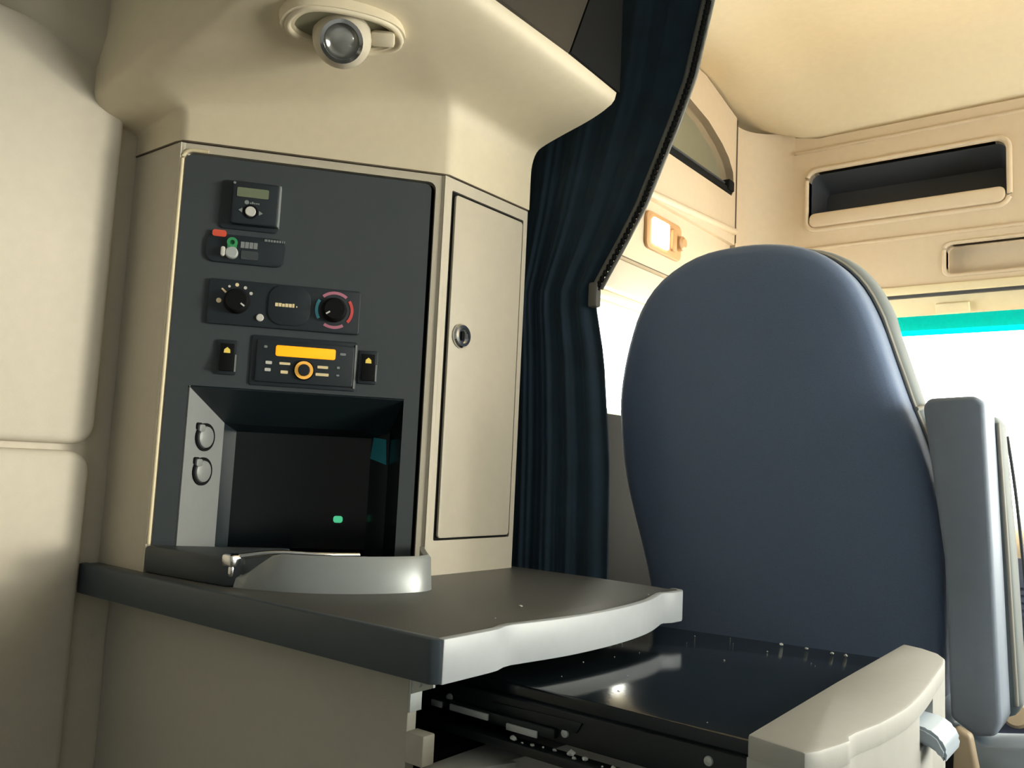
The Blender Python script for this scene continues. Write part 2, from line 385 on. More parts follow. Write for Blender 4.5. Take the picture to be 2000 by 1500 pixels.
# bright bead around the control panel
p = rrect(.0045, .3805, 1.0365, 1.642, .014)
p = [(.04, 1.642)]+[q for q in p if q[0] < .03 and q[1] > 1.5]+[(.0045, 1.0365+.035)]
tube('panel_bead', [MP @ Vector((u, v, .0005)) for u, v in p], .0028, CREAM, cb, 8)
cp = None
out = [(.0095, 1.036), (.039, 1.036), (.039, 1.297), (.348, 1.297), (.348, 1.036), (.3715, 1.036)]
top = rrect(.0095, .3715, 1.5, 1.6355, .010)
top = [q for q in top if q[1] > 1.55]
cp = prism('control_panel', out+top, -.020, .0015, PANEL, cb, MP, 0)
prism('panel_shadow_gap', rrect(.005, .3795, 1.30, 1.641, .01), -.03, -.019, BLACK, cb, MP)
box('panel_shadow_gap', .3500, .3795, 1.036, 1.31, -.03, -.0195, BLACK, cb, 0, MP)
# tapered niche below the switches
O = [(.039, 1.060), (.348, 1.060), (.348, 1.297), (.039, 1.297)]
def nf(name, q, m): 
    bm = bmesh.new(); addgeo(bm, q, [[0, 1, 2, 3]], MP)
    r = bmesh.ops.extrude_face_region(bm, geom=bm.faces[:]); nrm = (Vector(q[1])-Vector(q[0])).cross(Vector(q[2])-Vector(q[0])).normalized()
    nw = (MP.to_3x3() @ nrm)*-.003
    bmesh.ops.translate(bm, verts=[v for v in r['geom'] if isinstance(v, bmesh.types.BMVert)], vec=nw)
    return finish(name, bm, m, cb)
bl, br, bt, bb, dp = .100, .311, 1.240, 1.060, -.10
nf('niche_back', [(bl, bb, dp), (br, bb, dp), (br, bt, dp), (bl, bt, dp)], BLACKG)
nf('niche_top', [(.039, 1.297, 0), (.084, 1.2505, -.07), (.337, 1.2505, -.07), (.348, 1.297, 0)][::-1], NICHE)
nf('niche_top_slope', [(.084, 1.2505, -.07), (bl, bt, dp), (br, bt, dp), (.337, 1.2505, -.07)][::-1], NICHE)
nf('niche_side', [(.337, 1.2505, -.07), (.348, 1.297, 0), (.348, 1.05, 0), (.337, 1.05, -.07)][::-1], BLACKG)
nf('niche_side', [(br, bt, dp), (.337, 1.2505, -.07), (.337, 1.05, -.07), (br, 1.05, dp)][::-1], BLACKG)
nf('niche_corner', [(.084, 1.2505, -.07), (bl, bt, dp), (bl, 1.05, dp), (.084, 1.05, -.07)], NICHE)
sp = nf('silver_side_panel', [(.039, 1.297, 0), (.084, 1.2505, -.07), (.084, 1.05, -.07), (.039, 1.05, 0)], SILVER)
# two round blanking plugs on the silver side
sx = Vector((.045, 0, -.07)).normalized(); sn = Vector((.07, 0, .045)).normalized()
for v in (1.2245, 1.1745):
    c = Vector((.039, v, 0))+sx*.040
    Ms = MP @ basis(c+sn*.003, sx, Vector((0, 1, 0)), sn)
    bm = bmesh.new()
    a_lathe(bm, [(.0, .006), (.013, .006), (.0155, .0045), (.016, .002), (.0165, .001)], Ms, 28)
    a_prism(bm, rrect(-.018, -.006, .007, .018, .003), 0, .006, Ms, .001)
    pl = finish('socket_plug', bm, SILVER, cb)
    bm = bmesh.new(); a_lathe(bm, [(.0205, .0002), (.0205, .0028), (.0168, .0028), (.0168, .0002)], Ms, 28)
    a_prism(bm, rrect(-.020, -.009, .010, .0205, .003), 0, .0024, Ms)
    finish('gasket', bm, BLACK, pl)
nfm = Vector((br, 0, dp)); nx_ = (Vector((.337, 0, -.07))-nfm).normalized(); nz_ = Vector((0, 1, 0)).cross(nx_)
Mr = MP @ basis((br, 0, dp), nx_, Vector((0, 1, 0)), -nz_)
prism('teal_patch', [(.001, 1.205), (.037, 1.196), (.033, 1.236), (.006, 1.239)], .0002, .0010, TEAL, cb, Mr)  # thin flat teal patch on the niche's right side wall
prism('indicator_led', rrect(.2590, .2735, 1.1015, 1.112, .004), dp, dp+.003, GREENL, cb, MP)
# door with lock
dr_ = prism('door', rrect(.9620, 1.1365, 1.0885, 1.6285, .006), -.004, .0012, FRAME, cb, MD, .0015, 2)
prism('door_gap', [(.952, 1.084), (1.14, 1.084), (1.14, 1.634), (.952, 1.634)], -.03, -.0045, BLACK, cb, MD)
Ml = MD @ Matrix.Translation((.989, 1.405, .001))
lk = lathe('lock', [(.0195, 0), (.0195, .004), (.017, .007), (.012, .0075), (.0115, .004), (.0, .004)], CHROME, dr_, Ml, 28)
prism('keyhole', rrect(-.003, .003, -.0075, .0075, .0025), .004, .0062, BLACK, dr_, Ml)
# base of the panel and the grey tray standing on the worktop
bp = [(-1.131, .6285), (-1.03, .634), (-.955, .6405), (-.945, .655), (-.9505, .8635), (-1.02, .775)]
prism('panel_foot', [(-1.131, .6275), (-1.03, .634), (-.958, .6415), (-.943, .654), (-1.010, .783)], ZW, 1.0705, PANEL, cb, None, .004)
tout = smooth_curve([(-.948, .648), (-.915, .660), (-.870, .685), (-.832, .722), (-.803, .768), (-.787, .815), (-.790, .845), (-.812, .868), (-.885, .934)], 4)
tin = []
cen = Vector((-.895, .80))
for q in tout: tin.append(q+(cen-q).normalized()*.014)
def toph(q):   # the lip dips towards the panel foot
    return 1.079-.030*max(0, min(1, ((-.900)-q.x)/.04))
bm = bmesh.new()
n = len(tout)
rA = [(q.x, q.y, ZW) for q in tout]; 
rB = [(q.x+(cen-q).normalized().x*.003, q.y+(cen-q).normalized().y*.003, toph(q)-.004) for q in tout]
rC = [(q.x+(cen-q).normalized().x*.007, q.y+(cen-q).normalized().y*.007, toph(q)) for q in tout]
rD = [(q.x, q.y, toph(t)-.001) for q, t in zip(tin, tout)]
rE = [(q.x, q.y, ZW+.008) for q in tin]
a_loft(bm, [rA, rB, rC, rD, rE], False, False, False)
rim = finish('tray', bm, TRAYM, cb, 50)
fl = [(q.x, q.y) for q in tin]+[(-.905, .925), (-1.00, .800), (-.965, .70)]
prism('tray_floor', fl, ZW+.001, ZW+.009, TRAYM, cb)
bm = bmesh.new(); a_box(bm, -.968, -.946, .640, .664, 1.058, 1.074, None, .004); a_box(bm, -.962, -.950, .644, .655, 1.045, 1.060, None, .003); finish('tray_clip', bm, CHROME, cb)
tube('tray_wire', smooth_curve([(-.950, .655, 1.071), (-.925, .690, 1.076), (-.90, .74, 1.074), (-.885, .80, 1.072)], 6), .004, CHROME, cb)

# ------------------------------------------------------------------ overhead cabinet and its flared soffit
oc = thing('overhead_cabinet', 'large beige overhead cabinet with a flared rounded soffit over the control panel', 'cabinet', (-.95, .85, 1.656))
# matching rails: where the soffit leaves the cabinet, and where it ends
def poly_at(pts, n):
    P = [Vector(p) for p in pts]; L = [0]
    for a, b in zip(P, P[1:]): L.append(L[-1]+(b-a).length)
    out = []
    for k in range(n+1):
        s = L[-1]*k/n
        for i in range(len(P)-1):
            if s <= L[i+1]+1e-9: out.append(P[i].lerp(P[i+1], (s-L[i])/max(1e-9, L[i+1]-L[i]))); break
    return out
inn = poly_at([(-1.262, .629, 1.656), (-1.145, .629, 1.656), (-1.133, .632, 1.656)], 8)+poly_at([(-1.128, .638, 1.656), (-.896, .936, 1.656)], 20)+poly_at([(-.891, .945, 1.656), (-.891, 1.15, 1.656)], 14)
oute = poly_at([(-1.262, .566, 1.700), (-1.12, .566, 1.726)], 8)+poly_at([(-1.11, .566, 1.728), (-.84, .575, 1.790), (-.785, .600, 1.806), (-.750, .645, 1.817), (-.738, .72, 1.821)], 20)+poly_at([(-.736, .74, 1.822), (-.736, 1.15, 1.808)], 14)
PROF = [(q.x, q.y) for q in smooth_curve([(0, 0), (0, .36), (.012, .54), (.07, .68), (.19, .745), (.45, .82), (.75, .90), (.93, .965), (1, 1)], 3)]
SSTEPS = len(PROF)-1; rings = []
for k in range(SSTEPS+1):
    s = k/SSTEPS; row = []
    for a, b in zip(inn, oute):
        L = math.hypot(b.x-a.x, b.y-a.y)
        h, v = PROF[k]
        row.append((a.x+(b.x-a.x)*h, a.y+(b.y-a.y)*h, a.z+(b.z-a.z)*v))
    rings.append(row)
# roll the edge up into the upright faces
for dxy, dz in ((.008, .004), (.014, .011), (.017, .022), (.017, .036)):
    row = []
    for i, b in enumerate(oute):
        a = inn[i]; d = Vector((b.x-a.x, b.y-a.y, 0)); d.normalize()
        row.append((b.x+d.x*dxy*(.4 if b.x < -1.2 else 1), b.y+d.y*dxy if i < len(oute)-14 else b.y, b.z+dz))
    rings.append(row)
row = [(p[0], p[1], 1.93) for p in rings[-1][:29]]
bm = bmesh.new(); a_loft(bm, rings, False, False, False)
# rear upright face
N_ = len(oute)
a_loft(bm, [[rings[-1][i] for i in range(26)], [(rings[-1][i][0], rings[-1][i][1]+.0, 2.195) for i in range(26)]], False, False, False)
# closed forward end
a_prism(bm, [(r[N_-1][0], r[N_-1][2]) for r in rings]+[(-.746, 2.19), (-1.26, 2.19), (-1.26, 1.656)], 0, .004, basis((0, 1.154, 0), (1, 0, 0), UZ, (0, -1, 0)))
sof = finish('soffit', bm, SOFF, oc, 40)
tube('soffit_seam', [(p.x+.0005, p.y-.0005, 1.6542) for p in inn], .0013, SEAMM, oc, 6)
# inboard upright face: a dark brown door and a black forward end panel
Mi = MX(-.7165)
prism('brown_door', [(.60, 1.846), (1.010, 1.838), (1.075, 1.99), (1.075, 2.185), (.60, 2.185)], -.02, .0, BROWN, oc, Mi)
prism('end_panel', [(1.012, 1.838), (1.157, 1.830), (1.157, 2.185), (1.077, 2.185), (1.077, 1.99)], -.02, .002, BLACK, oc, Mi)

# reading lamp on the soffit
lp = Vector((-.868, .696, 1.764)); cd = Vector((.62, -.52, -.60)).normalized()
up_ = Vector((.15, -.2, .95)); lx = up_.cross(cd).normalized(); ly = cd.cross(lx)
ML = basis(lp, lx, ly, cd) @ Matrix.Scale(1.25, 4)
rd = thing('reading_lamp', 'small swivel reading lamp with a chrome lens set into the soffit', 'lamp', tuple(lp))
# the soffit plane near the lamp
sn_ = Vector((.230, .045, -.972)).normalized(); tx = Vector((.049, .155, .006)); tx = (tx-sn_*tx.dot(sn_)).normalized(); ty = sn_.cross(tx)
MB_ = basis(Vector((-.863, .700, 1.7785))+sn_*.002, tx, ty, sn_)
bo = [(.085, .0), (.062, .034), (.02, .046), (-.04, .044), (-.080, .030), (-.092, .0), (-.080, -.026), (-.04, -.040), (.02, -.042), (.062, -.030)]
bo = [(q.x, q.y) for q in smooth_curve(bo, 4, True)]; bi = [(x*.80, y*.74) for x, y in bo]
bm = bmesh.new(); a_plate(bm, bo, [bi], -.010, .007, MB_); finish('base_plate', bm, SOFF, rd)
prism('recess', [(x*.81, y*.75) for x, y in bo], -.002, .0015, OLIVE, rd, MB_)
tube('base_bead', [MB_ @ Vector((x*.9, y*.87, .006)) for x, y in bo], .0045, SOFF, rd, 8, True)
lathe('swivel_head', [(.030, -.035), (.032, -.010), (.031, .006), (.027, .016), (.022, .020), (.020, .016), (.020, .008)], BEIGE, rd, ML, 32)
lathe('lens', [(.0195, .006), (.0195, .012), (.014, .017), (.007, .0195), (.0, .020)], LENS, rd, ML, 28)
lathe('lens_ring', [(.0225, .012), (.0225, .0205), (.0185, .0215), (.0180, .012)], CHROME, rd, ML, 32)
box('swivel_tab', .030, .056, -.006, .010, -.012, .004, SOFF, rd, .004, ML)
box('swivel_arm', -.075, -.026, .012, .046, -.040, -.012, SOFF, rd, .010, ML, 3)
box('swivel_tab', -.010, .020, .030, .056, -.025, -.010, CREAM, rd, .005, ML, 3)

# ------------------------------------------------------------------ devices in the control panel
def dev(name, label, cat, u, v, group=None): return thing(name, label, cat, tuple(MP @ Vector((u, v, .0015))), group)
def bar(bm, u0, u1, v0, v1, w0, w1, bv=0): a_box(bm, u0, u1, v0, v1, w0, w1, MP, bv)
w = .0015
# heater controller
h = dev('heater_controller', 'small square black heater controller with a greenish screen', 'controller', .111, 1.536)
prism('surround', rrect(.064, .147, 1.530, 1.603, .006), w, w+.003, DEVICE, h, MP, .001)
prism('body', rrect(.079, .1445, 1.5365, 1.6005, .004), w, w+.014, DEVICE, h, MP, .0025)
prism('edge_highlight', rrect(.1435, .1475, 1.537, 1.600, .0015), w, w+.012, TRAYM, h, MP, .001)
prism('screen', rrect(.0855, .1300, 1.5765, 1.5905, .002), w+.013, w+.0148, LCD, h, MP)
lathe('button', [(.0, .0035), (.0068, .0035), (.0075, .002), (.0075, 0)], WHITEP, h, MP @ Matrix.Translation((.1062, 1.5555, w+.014)))
lathe('button_ring', [(.0105, 0), (.0105, .001), (.0080, .001), (.0080, 0)], BLACK, h, MP @ Matrix.Translation((.1062, 1.5555, w+.014)))
bm = bmesh.new(); a_lathe(bm, [(.0032, 0), (.0032, .0006), (.0, .0006)], MP @ Matrix.Translation((.1000, 1.5690, w+.014)), 14)
for k in range(5): bar(bm, .1045+k*.0028, .1066+k*.0028, 1.5672, 1.5692+(.0012 if k == 1 else 0), w+.014, w+.0146)
finish('logo', bm, TRAYM, h)
for q in ([(.0890, 1.5565), (.0945, 1.5530), (.0945, 1.5600)], [(.1235, 1.5545), (.1180, 1.5510), (.1180, 1.5580)]): prism('arrow_mark', q, w+.014, w+.0150, TRAYM, h, MP)
lathe('corner_screw', [(.0, .001), (.0018, .001), (.002, 0)], TRAYM, h, MP @ Matrix.Translation((.0812, 1.5965, w+.014)), 10)
# key switch plate
k_ = dev('key_switch_plate', 'dark oval plate with a key, green tag and red sticker', 'switch', .103, 1.480)
prism('plate', rrect(.047, .1595, 1.4790, 1.5215, .014), w, w+.004, DEVICE, k_, MP, .0015)
prism('red_sticker', rrect(.0550, .0745, 1.5165, 1.5262, .0035), w+.003, w+.0055, REDP, k_, MP)
lathe('key_barrel', [(.0, .008), (.0075, .008), (.009, .006), (.009, 0)], STEEL, k_, MP @ Matrix.Translation((.0840, 1.4935, w+.004)), 20)
bm = bmesh.new(); a_lathe(bm, [(.0075, 0), (.0075, .0025), (.0035, .0025), (.0035, 0)], MP @ Matrix.Translation((.0840, 1.5085, w+.008)), 18)
a_box(bm, .0775, .0905, 1.494, 1.505, w+.008, w+.0100, MP); finish('tag', bm, GREENP, k_)
bm = bmesh.new(); a_prism(bm, rrect(.0690, .0752, 1.4870, 1.5010, .0028), w+.004, w+.012, MP, .001); finish('toggle', bm, WHITEP, k_)
bm = bmesh.new()
for k in range(4): bar(bm, .0955+k*.0061, .1008+k*.0061, 1.5030, 1.5122, w+.004, w+.0046)
finish('label_print', bm, TRAYM, k_)
bm = bmesh.new(); u = .1285
for ww in (.004, .0028, .0028, .0034, .0028, .0028): bar(bm, u, u+ww, 1.5160, 1.5192, w+.004, w+.0046); u += ww+.0010
bar(bm, .1535, .1548, 1.5160, 1.5192, w+.004, w+.0046); bar(bm, .1565, .1575, 1.5160, 1.5192, w+.004, w+.0046)
finish('title_print', bm, TRAYM, k_)
prism('button_pad', rrect(.097, .121, 1.4860, 1.4990, .002), w+.004, w+.0055, PANEL, k_, MP)
# climate control
c_ = dev('climate_control', 'black climate control strip with a fan dial and a coloured temperature dial', 'control', .165, 1.388)
prism('plate', rrect(.0565, .2735, 1.3880, 1.4545, .004), w, w+.005, DEVICE, c_, MP, .0015)
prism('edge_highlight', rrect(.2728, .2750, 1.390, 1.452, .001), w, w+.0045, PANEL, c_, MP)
for nm, u, v in (('fan_knob', .0965, 1.4230), ('temperature_knob', .2358, 1.4225)):
    Mk = MP @ Matrix.Translation((u, v, w+.005))
    kn = lathe(nm, [(.0185, 0), (.0185, .004), (.0165, .012), (.0145, .014), (.0, .014)], BLACK, c_, Mk, 30)
    a = math.radians(-35 if u < .15 else 215)
    bm = bmesh.new(); a_box(bm, .008, .0145, -.0011, .0011, .0135, .0148, Mk @ Matrix.Rotation(a, 4, 'Z')); finish('pointer', bm, WHITEP, kn)
for (u, v, r, m) in ((.0714, 1.4223, .0036, CREAMP), (.0846, 1.4441, .0018, WHITEP), (.0951, 1.4474, .0027, CREAMP), (.1069, 1.4440, .0024, WHITEP), (.1154, 1.4364, .0024, WHITEP)):
    lathe('speed_dot', [(r, 0), (r, .0007), (0, .0007)], m, c_, MP @ Matrix.Translation((u, v, w+.005)), 14)
prism('speed_bar', [(.0735, 1.4395), (.0752, 1.4412), (.0815, 1.4358), (.0795, 1.4338)], w+.005, w+.0057, CREAMP, c_, MP)
lathe('snow_button', [(.0055, 0), (.0055, .002), (.0045, .0028), (0, .0028)], WHITEP, c_, MP @ Matrix.Translation((.1303, 1.4018, w+.005)), 18)
prism('center_pad', rrect(.1405, .2010, 1.3935, 1.4525, .020), w+.005, w+.0075, DEVICE, c_, MP, .001)
bm = bmesh.new(); u = .1505
for ww, hh in ((.0042, .0052), (.0040, .0052), (.0038, .0046), (.0042, .0052), (.0042, .0052), (.0030, .0056)):
    bar(bm, u, u+ww, 1.4205, 1.4205+hh, w+.0075, w+.0081); u += ww+.0008
bar(bm, .1805, .1820, 1.4210, 1.4230, w+.0075, w+.0081)
finish('word_print', bm, CREAMP, c_)
def arc_ring(bm, u, v, r0, r1, a0, a1, w0, w1, n=14):
    pts = [(u+r1*math.cos(math.radians(a0+(a1-a0)*k/n)), v+r1*math.sin(math.radians(a0+(a1-a0)*k/n))) for k in range(n+1)]
    pts += [(u+r0*math.cos(math.radians(a0+(a1-a0)*k/n)), v+r0*math.sin(math.radians(a0+(a1-a0)*k/n))) for k in range(n, -1, -1)]
    a_prism(bm, pts, w0, w1, MP)
for nm, a0, a1, m in (('cold_arc', 148, 212, BLUEP), ('warm_arc', 50, 132, PINKP), ('hot_arc', -40, 36, HOTP), ('base_arc', 238, 302, PINKP)):
    bm = bmesh.new(); arc_ring(bm, .2358, 1.4225, .0238, .0282, a0, a1, w+.005, w+.0057); finish(nm, bm, m, c_)
# radio
r_ = dev('radio', 'black sleeper radio with a glowing amber display and round amber dial', 'radio', .199, 1.310)
prism('surround', rrect(.1215, .2745, 1.3030, 1.3770, .004), w, w+.0025, DEVICE, r_, MP, .001)
prism('body', rrect(.1290, .2695, 1.3085, 1.3705, .003), w, w+.006, DEVICE, r_, MP, .0015)
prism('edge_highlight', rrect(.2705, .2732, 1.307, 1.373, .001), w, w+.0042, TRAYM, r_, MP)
prism('display', rrect(.1560, .2420, 1.3475, 1.3635, .003), w+.005, w+.0070, AMBER, r_, MP, .0006)
Mk = MP @ Matrix.Translation((.1980, 1.3290, w+.006))
kn = lathe('dial', [(.0150, 0), (.0145, .003), (.0, .003)], BLACK, r_, Mk, 30)
lathe('dial_ring', [(.0133, .003), (.0133, .0042), (.0092, .0042), (.0092, .003)], AMBERR, kn, Mk, 30)
lathe('dial_cap', [(.0085, .003), (.0085, .007), (.0075, .008), (.0, .008)], DEVICE, kn, Mk, 24)
bt_ = [(.1395, 1.3600, .0045, .0035, TRAYM), (.2485, 1.3570, .0085, .0035, TRAYM),
       (.1430, 1.3370, .0090, .0046, WHITEP), (.1425, 1.3265, .0085, .0046, WHITEP),
       (.1625, 1.3370, .0155, .0036, CREAMP), (.1650, 1.3245, .0105, .0046, CREAMP),
       (.2170, 1.3355, .0155, .0040, CREAMP), (.2150, 1.3245, .0190, .0042, CREAMP),
       (.2450, 1.3365, .0045, .0032, TRAYM), (.2450, 1.3250, .0045, .0026, TRAYM)]
for (u, v, a, b, m) in bt_: prism('button_mark', rrect(u, u+a, v-b/2, v+b/2, .0009, 2), w+.006, w+.0068, m, r_, MP)
# two rocker switches
for u0, lab in ((.0748, 'black rocker switch with a yellow lamp symbol beside the climate dial, left of the radio'), (.2768, 'black rocker switch with a yellow lamp symbol squeezed between radio and panel edge')):
    s_ = dev('rocker_switch', ('black rocker switch with yellow symbol below the white fan speed dots' if u0 < .1 else 'black rocker switch with yellow symbol below the coloured temperature dial'), 'switch', u0+.014, 1.316, 'rocker switches in the control panel')
    prism('bezel', rrect(u0, u0+.028, 1.3155, 1.3660, .003), w, w+.004, DEVICE, s_, MP, .001)
    Mq = MP @ Matrix.Translation((u0+.014, 1.3405, w+.004))
    bm = bmesh.new(); pr = [(-.020, .0), (.020, 0), (.020, .002), (.0, .0035), (-.020, .0075)]
    a_prism(bm, pr, -.0095, .0095, Mq @ basis((0, 0, 0), (0, 1, 0), (0, 0, 1), (1, 0, 0)), .0008); finish('rocker', bm, BLACK, s_)
    bm = bmesh.new(); a_prism(bm, [(-.0045, .006), (.0045, .006), (.0040, .011), (0, .0145), (-.0040, .011)], .0020, .0036, Mq); finish('symbol', bm, YELP, s_)
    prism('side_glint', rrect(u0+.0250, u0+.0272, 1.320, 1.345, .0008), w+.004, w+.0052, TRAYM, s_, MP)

# ------------------------------------------------------------------ worktop
wt = thing('worktop', 'charcoal laminate worktop with a pale curved front edge below the control panel', 'worktop', (-.9, .9, .993))
curve = [(-.556, .618), (-.556, .690), (-.557, .704), (-.562, .720), (-.563, .735)]+[(q.x, q.y) for q in smooth_curve([(-.561, .745), (-.548, .83), (-.546, .93), (-.556, 1.02), (-.577, 1.095)], 5)]+[(-.578, 1.105), (-.572, 1.118), (-.570, 1.145), (-.577, 1.160), (-.592, 1.166)]
body = [(-1.2615, .604), (-1.10, .606)]+[(x-.012, y) for x, y in [(-.556, .610)]]+[(x-.012, y) for x, y in curve[1:-2]]+[(-.60, 1.158), (-.66, 1.162), (-.74, 1.172), (-1.2615, 1.172)]
body = [(-1.2605, .612), (-.568, .622)]+[(x-.010, y) for x, y in curve[1:-1]]+[(-.602, 1.160), (-.735, 1.170), (-1.2605, 1.170)]
prism('top', body, .994, ZW, WTOP, wt, None, .002)
bm = bmesh.new(); inn_ = [(x-.0105, y-(.0 if i < len(curve)-1 else .0)) for i, (x, y) in enumerate(curve)]
a_prism(bm, curve+inn_[::-1], .991, ZW+.0012, None, .0028, 2); finish('pale_edging', bm, WEDGE, wt)
prism('dark_edging', [(-1.2610, .600), (-.5665, .6085), (-.5565, .617), (-.5665, .6235), (-1.2610, .613)], .991, ZW+.0012, WDARK, wt, None, .003)

# ------------------------------------------------------------------ lower cabinet
lc = thing('lower_cabinet', 'beige lower cabinet carrying the charcoal worktop, its drawer bay open', 'cabinet', (-.95, .9, 0))
prism('side_panel', [(-1.2605, .650), (-.630, .650), (-.630, .664), (-1.2605, .664)], 0, .990, LOWER, lc, None, .002)
prism('forward_panel', [(-1.2605, 1.140), (-.70, 1.140), (-.70, 1.160), (-1.2605, 1.160)], 0, .990, LOWER, lc)
box('bay_back', -1.0, -.985, .664, 1.14, .30, .990, BLACK, lc)
box('bay_lining', -1.0, -.640, .664, .670, .905, .990, BLACK, lc)
box('bay_floor', -1.0, -.625, .670, 1.14, .875, .895, BLACK, lc)
bm = bmesh.new()
a_prism(bm, [(-.632, .962), (-.598, .975), (-.598, .990), (-.632, .990)], 0, .003, basis((0, .655, 0), (1, 0, 0), UZ, (0, -1, 0)))
a_box(bm, -.634, -.628, .651, .668, .945, .990)
a_lathe(bm, [(.005, 0), (.005, .003), (.0, .004)], basis((-.618, .652, .977), (1, 0, 0), UZ, (0, -1, 0)), 14)
finish('hinge_bracket', bm, STEEL, lc)
box('stile', -.632, -.606, .650, .668, .895, .926, LOWER, lc, .002)
lowc = [(x+.002, y) for x, y in curve]
df = prism('lower_drawer_front', [(-.618, .655), (-.575, .700), (-.556, .745)]+[(x-.004, y) for x, y in curve[5:-2]]+[(-.60, 1.13), (-.62, 1.13)], .45, .892, DFRONT, lc, None, .004)

# ------------------------------------------------------------------ pull-out table
pt = thing('pull_out_table', 'glossy dark pull-out table slid from under the worktop, with a pale front', 'table', (-.5, .97, .925))
prism('table_top', [(-.735, .742), (-.286, .742), (-.286, 1.228), (-.735, 1.170)], .952, .972, DRAWM, pt, None, .003)
for ya in (.735, 1.15): box('side_rail', -.735, -.284, ya, ya+.015, .926, .958, DSIDE, pt, .002)
prism('rail_notch', [(-.585, .9500), (-.470, .9520), (-.476, .9410), (-.576, .9390)], 0, .003, DSIDE, pt, MY(.735), .001)
bm = bmesh.new(); a_box(bm, -.70, -.50, .728, .736, .930, .940, None, .002); finish('slide_runner', bm, STEEL if False else DSIDE, pt)
for x0, x1, z in ((-.640, -.585, .9345), (-.668, -.652, .9340), (-.560, -.520, .9310)):
    box('slide_plate', x0, x1, .7255, .7285, z-.0035, z+.0035, STEEL, pt, .001)
for x, z in ((-.491, .9375), (-.336, .9480), (-.648, .9415)):
    lathe('screw', [(.0045, 0), (.0040, .002), (0, .003)], STEEL, pt, MY(.735) @ Matrix.Translation((x, z, 0)), 14)
fp = [(-.286, .699), (-.234, .687)]+[(q.x, q.y) for q in smooth_curve([(-.228, .700), (-.222, .725), (-.2175, .748)], 3)]+[(-.2215, .760), (-.2205, .777)]+[(q.x, q.y) for q in smooth_curve([(-.213, .822), (-.2085, .90), (-.2125, .99), (-.220, 1.08), (-.227, 1.155)], 5)]+[(-.233, 1.190), (-.246, 1.218), (-.268, 1.238), (-.296, 1.250), (-.292, .95)]
fz = (.958, .990)
# solid upper band, then the face broken by the latch pocket
def cut(p, ya, yb): return [q for q in p if ya <= q[1] <= yb]
ft = prism('front', fp, .968, .990, DFRONT, pt, None, .003)
outl = fp[1:-2]
def xo(y):
    t = sorted([(q[1], q[0]) for q in outl]); return interp(t, y)
pa, pb = .955, 1.045
seg1 = [(-.286, .699)]+[q for q in outl if q[1] < pa]+[(xo(pa), pa), (-.290, pa)]
prism('front_face', seg1, .80, .9713, DFRONT, pt, None, 0)
seg2 = [(-.290, pb), (xo(pb), pb)]+[q for q in outl if q[1] > pb]+[(-.296, 1.250)]
prism('front_face', seg2, .80, .9713, DFRONT, pt, None, 0)
prism('front_face', [(-.290, pa-.001), (xo(pa), pa-.001), (xo(1.0), 1.0), (xo(pb), pb+.001), (-.290, pb+.001)], .80, .936, DFRONT, pt, None, .002)
prism('latch_pocket', [(-.292, pa-.002), (-.282, pa-.002), (-.282, pb+.002), (-.292, pb+.002)], .930, .972, CUBM, pt)
bm = bmesh.new()
# the pull: a paddle that juts out of the pocket and turns down
rg = []
for x, z, t in ((-.284, .955, .009), (-.240, .954, .010), (-.206, .951, .011), (-.194, .944, .010), (-.188, .933, .008)):
    rg.append([(x, .968, z+t*.5), (x, 1.038, z+t*.5), (x-.002, 1.038, z-t), (x-.002, .968, z-t)])
a_loft(bm, rg)
es = [e for e in bm.edges if len(e.link_faces) == 2]; bmesh.ops.bevel(bm, geom=es, offset=.003, segments=2, affect='EDGES', clamp_overlap=True)
finish('latch_handle', bm, BLUEPL, pt, 50)
# crumbs and dust on the table and worktop
def crumbs(name, spots, label):
    bm = bmesh.new()
    for (x, y, z, r) in spots:
        t = bmesh.new(); bmesh.ops.create_icosphere(t, subdivisions=1, radius=r)
        for v in t.verts: v.co *= random.uniform(.7, 1.25)
        t.transform(Matrix.Translation((x, y, z+r*.8)) @ Matrix.Diagonal((1.3, 1.0, .8, 1)))
        me = bpy.data.meshes.new('t'); t.to_mesh(me); t.free(); bm.from_mesh(me); bpy.data.meshes.remove(me)
    o = finish(name, bm, DUST); o['kind'] = 'stuff'; return tag(o, label, 'dust')
sp_ = []
for k in range(20):
    sp_.append((random.uniform(-.62, -.30), random.uniform(.76, 1.18), .972, random.choice((.0005, .0006, .0009))))
for x, y in ((-.44, 1.19), (-.405, 1.19), (-.37, 1.188), (-.352, 1.188)): sp_.append((x, y, .972, .0022))
crumbs('table_dust', sp_, 'white dust specks scattered over the glossy dark pull-out table')
sp_ = [(-.63, .835, ZW, .0022), (-.585, 1.07, ZW, .001), (-.60, .75, ZW, .0008)]
crumbs('worktop_dust', sp_, 'few white specks on the charcoal worktop')
sp_ = []
for k in range(16): sp_.append((random.uniform(-.555, -.545)+k*.013, .737+random.uniform(-.006, .0), .892 if False else .917+random.uniform(-.001, .004), random.choice((.0012, .002, .0028, .004))))
ledge = box('runner_ledge', -.70, -.286, .722, .742, .908, .918, DSIDE, pt, .002)
crumbs('ledge_crumbs', [(x, .729+random.uniform(-.003, .003), .918, r) for x, y, z, r in sp_], 'row of white crumbs along the lower runner of the pull-out table')

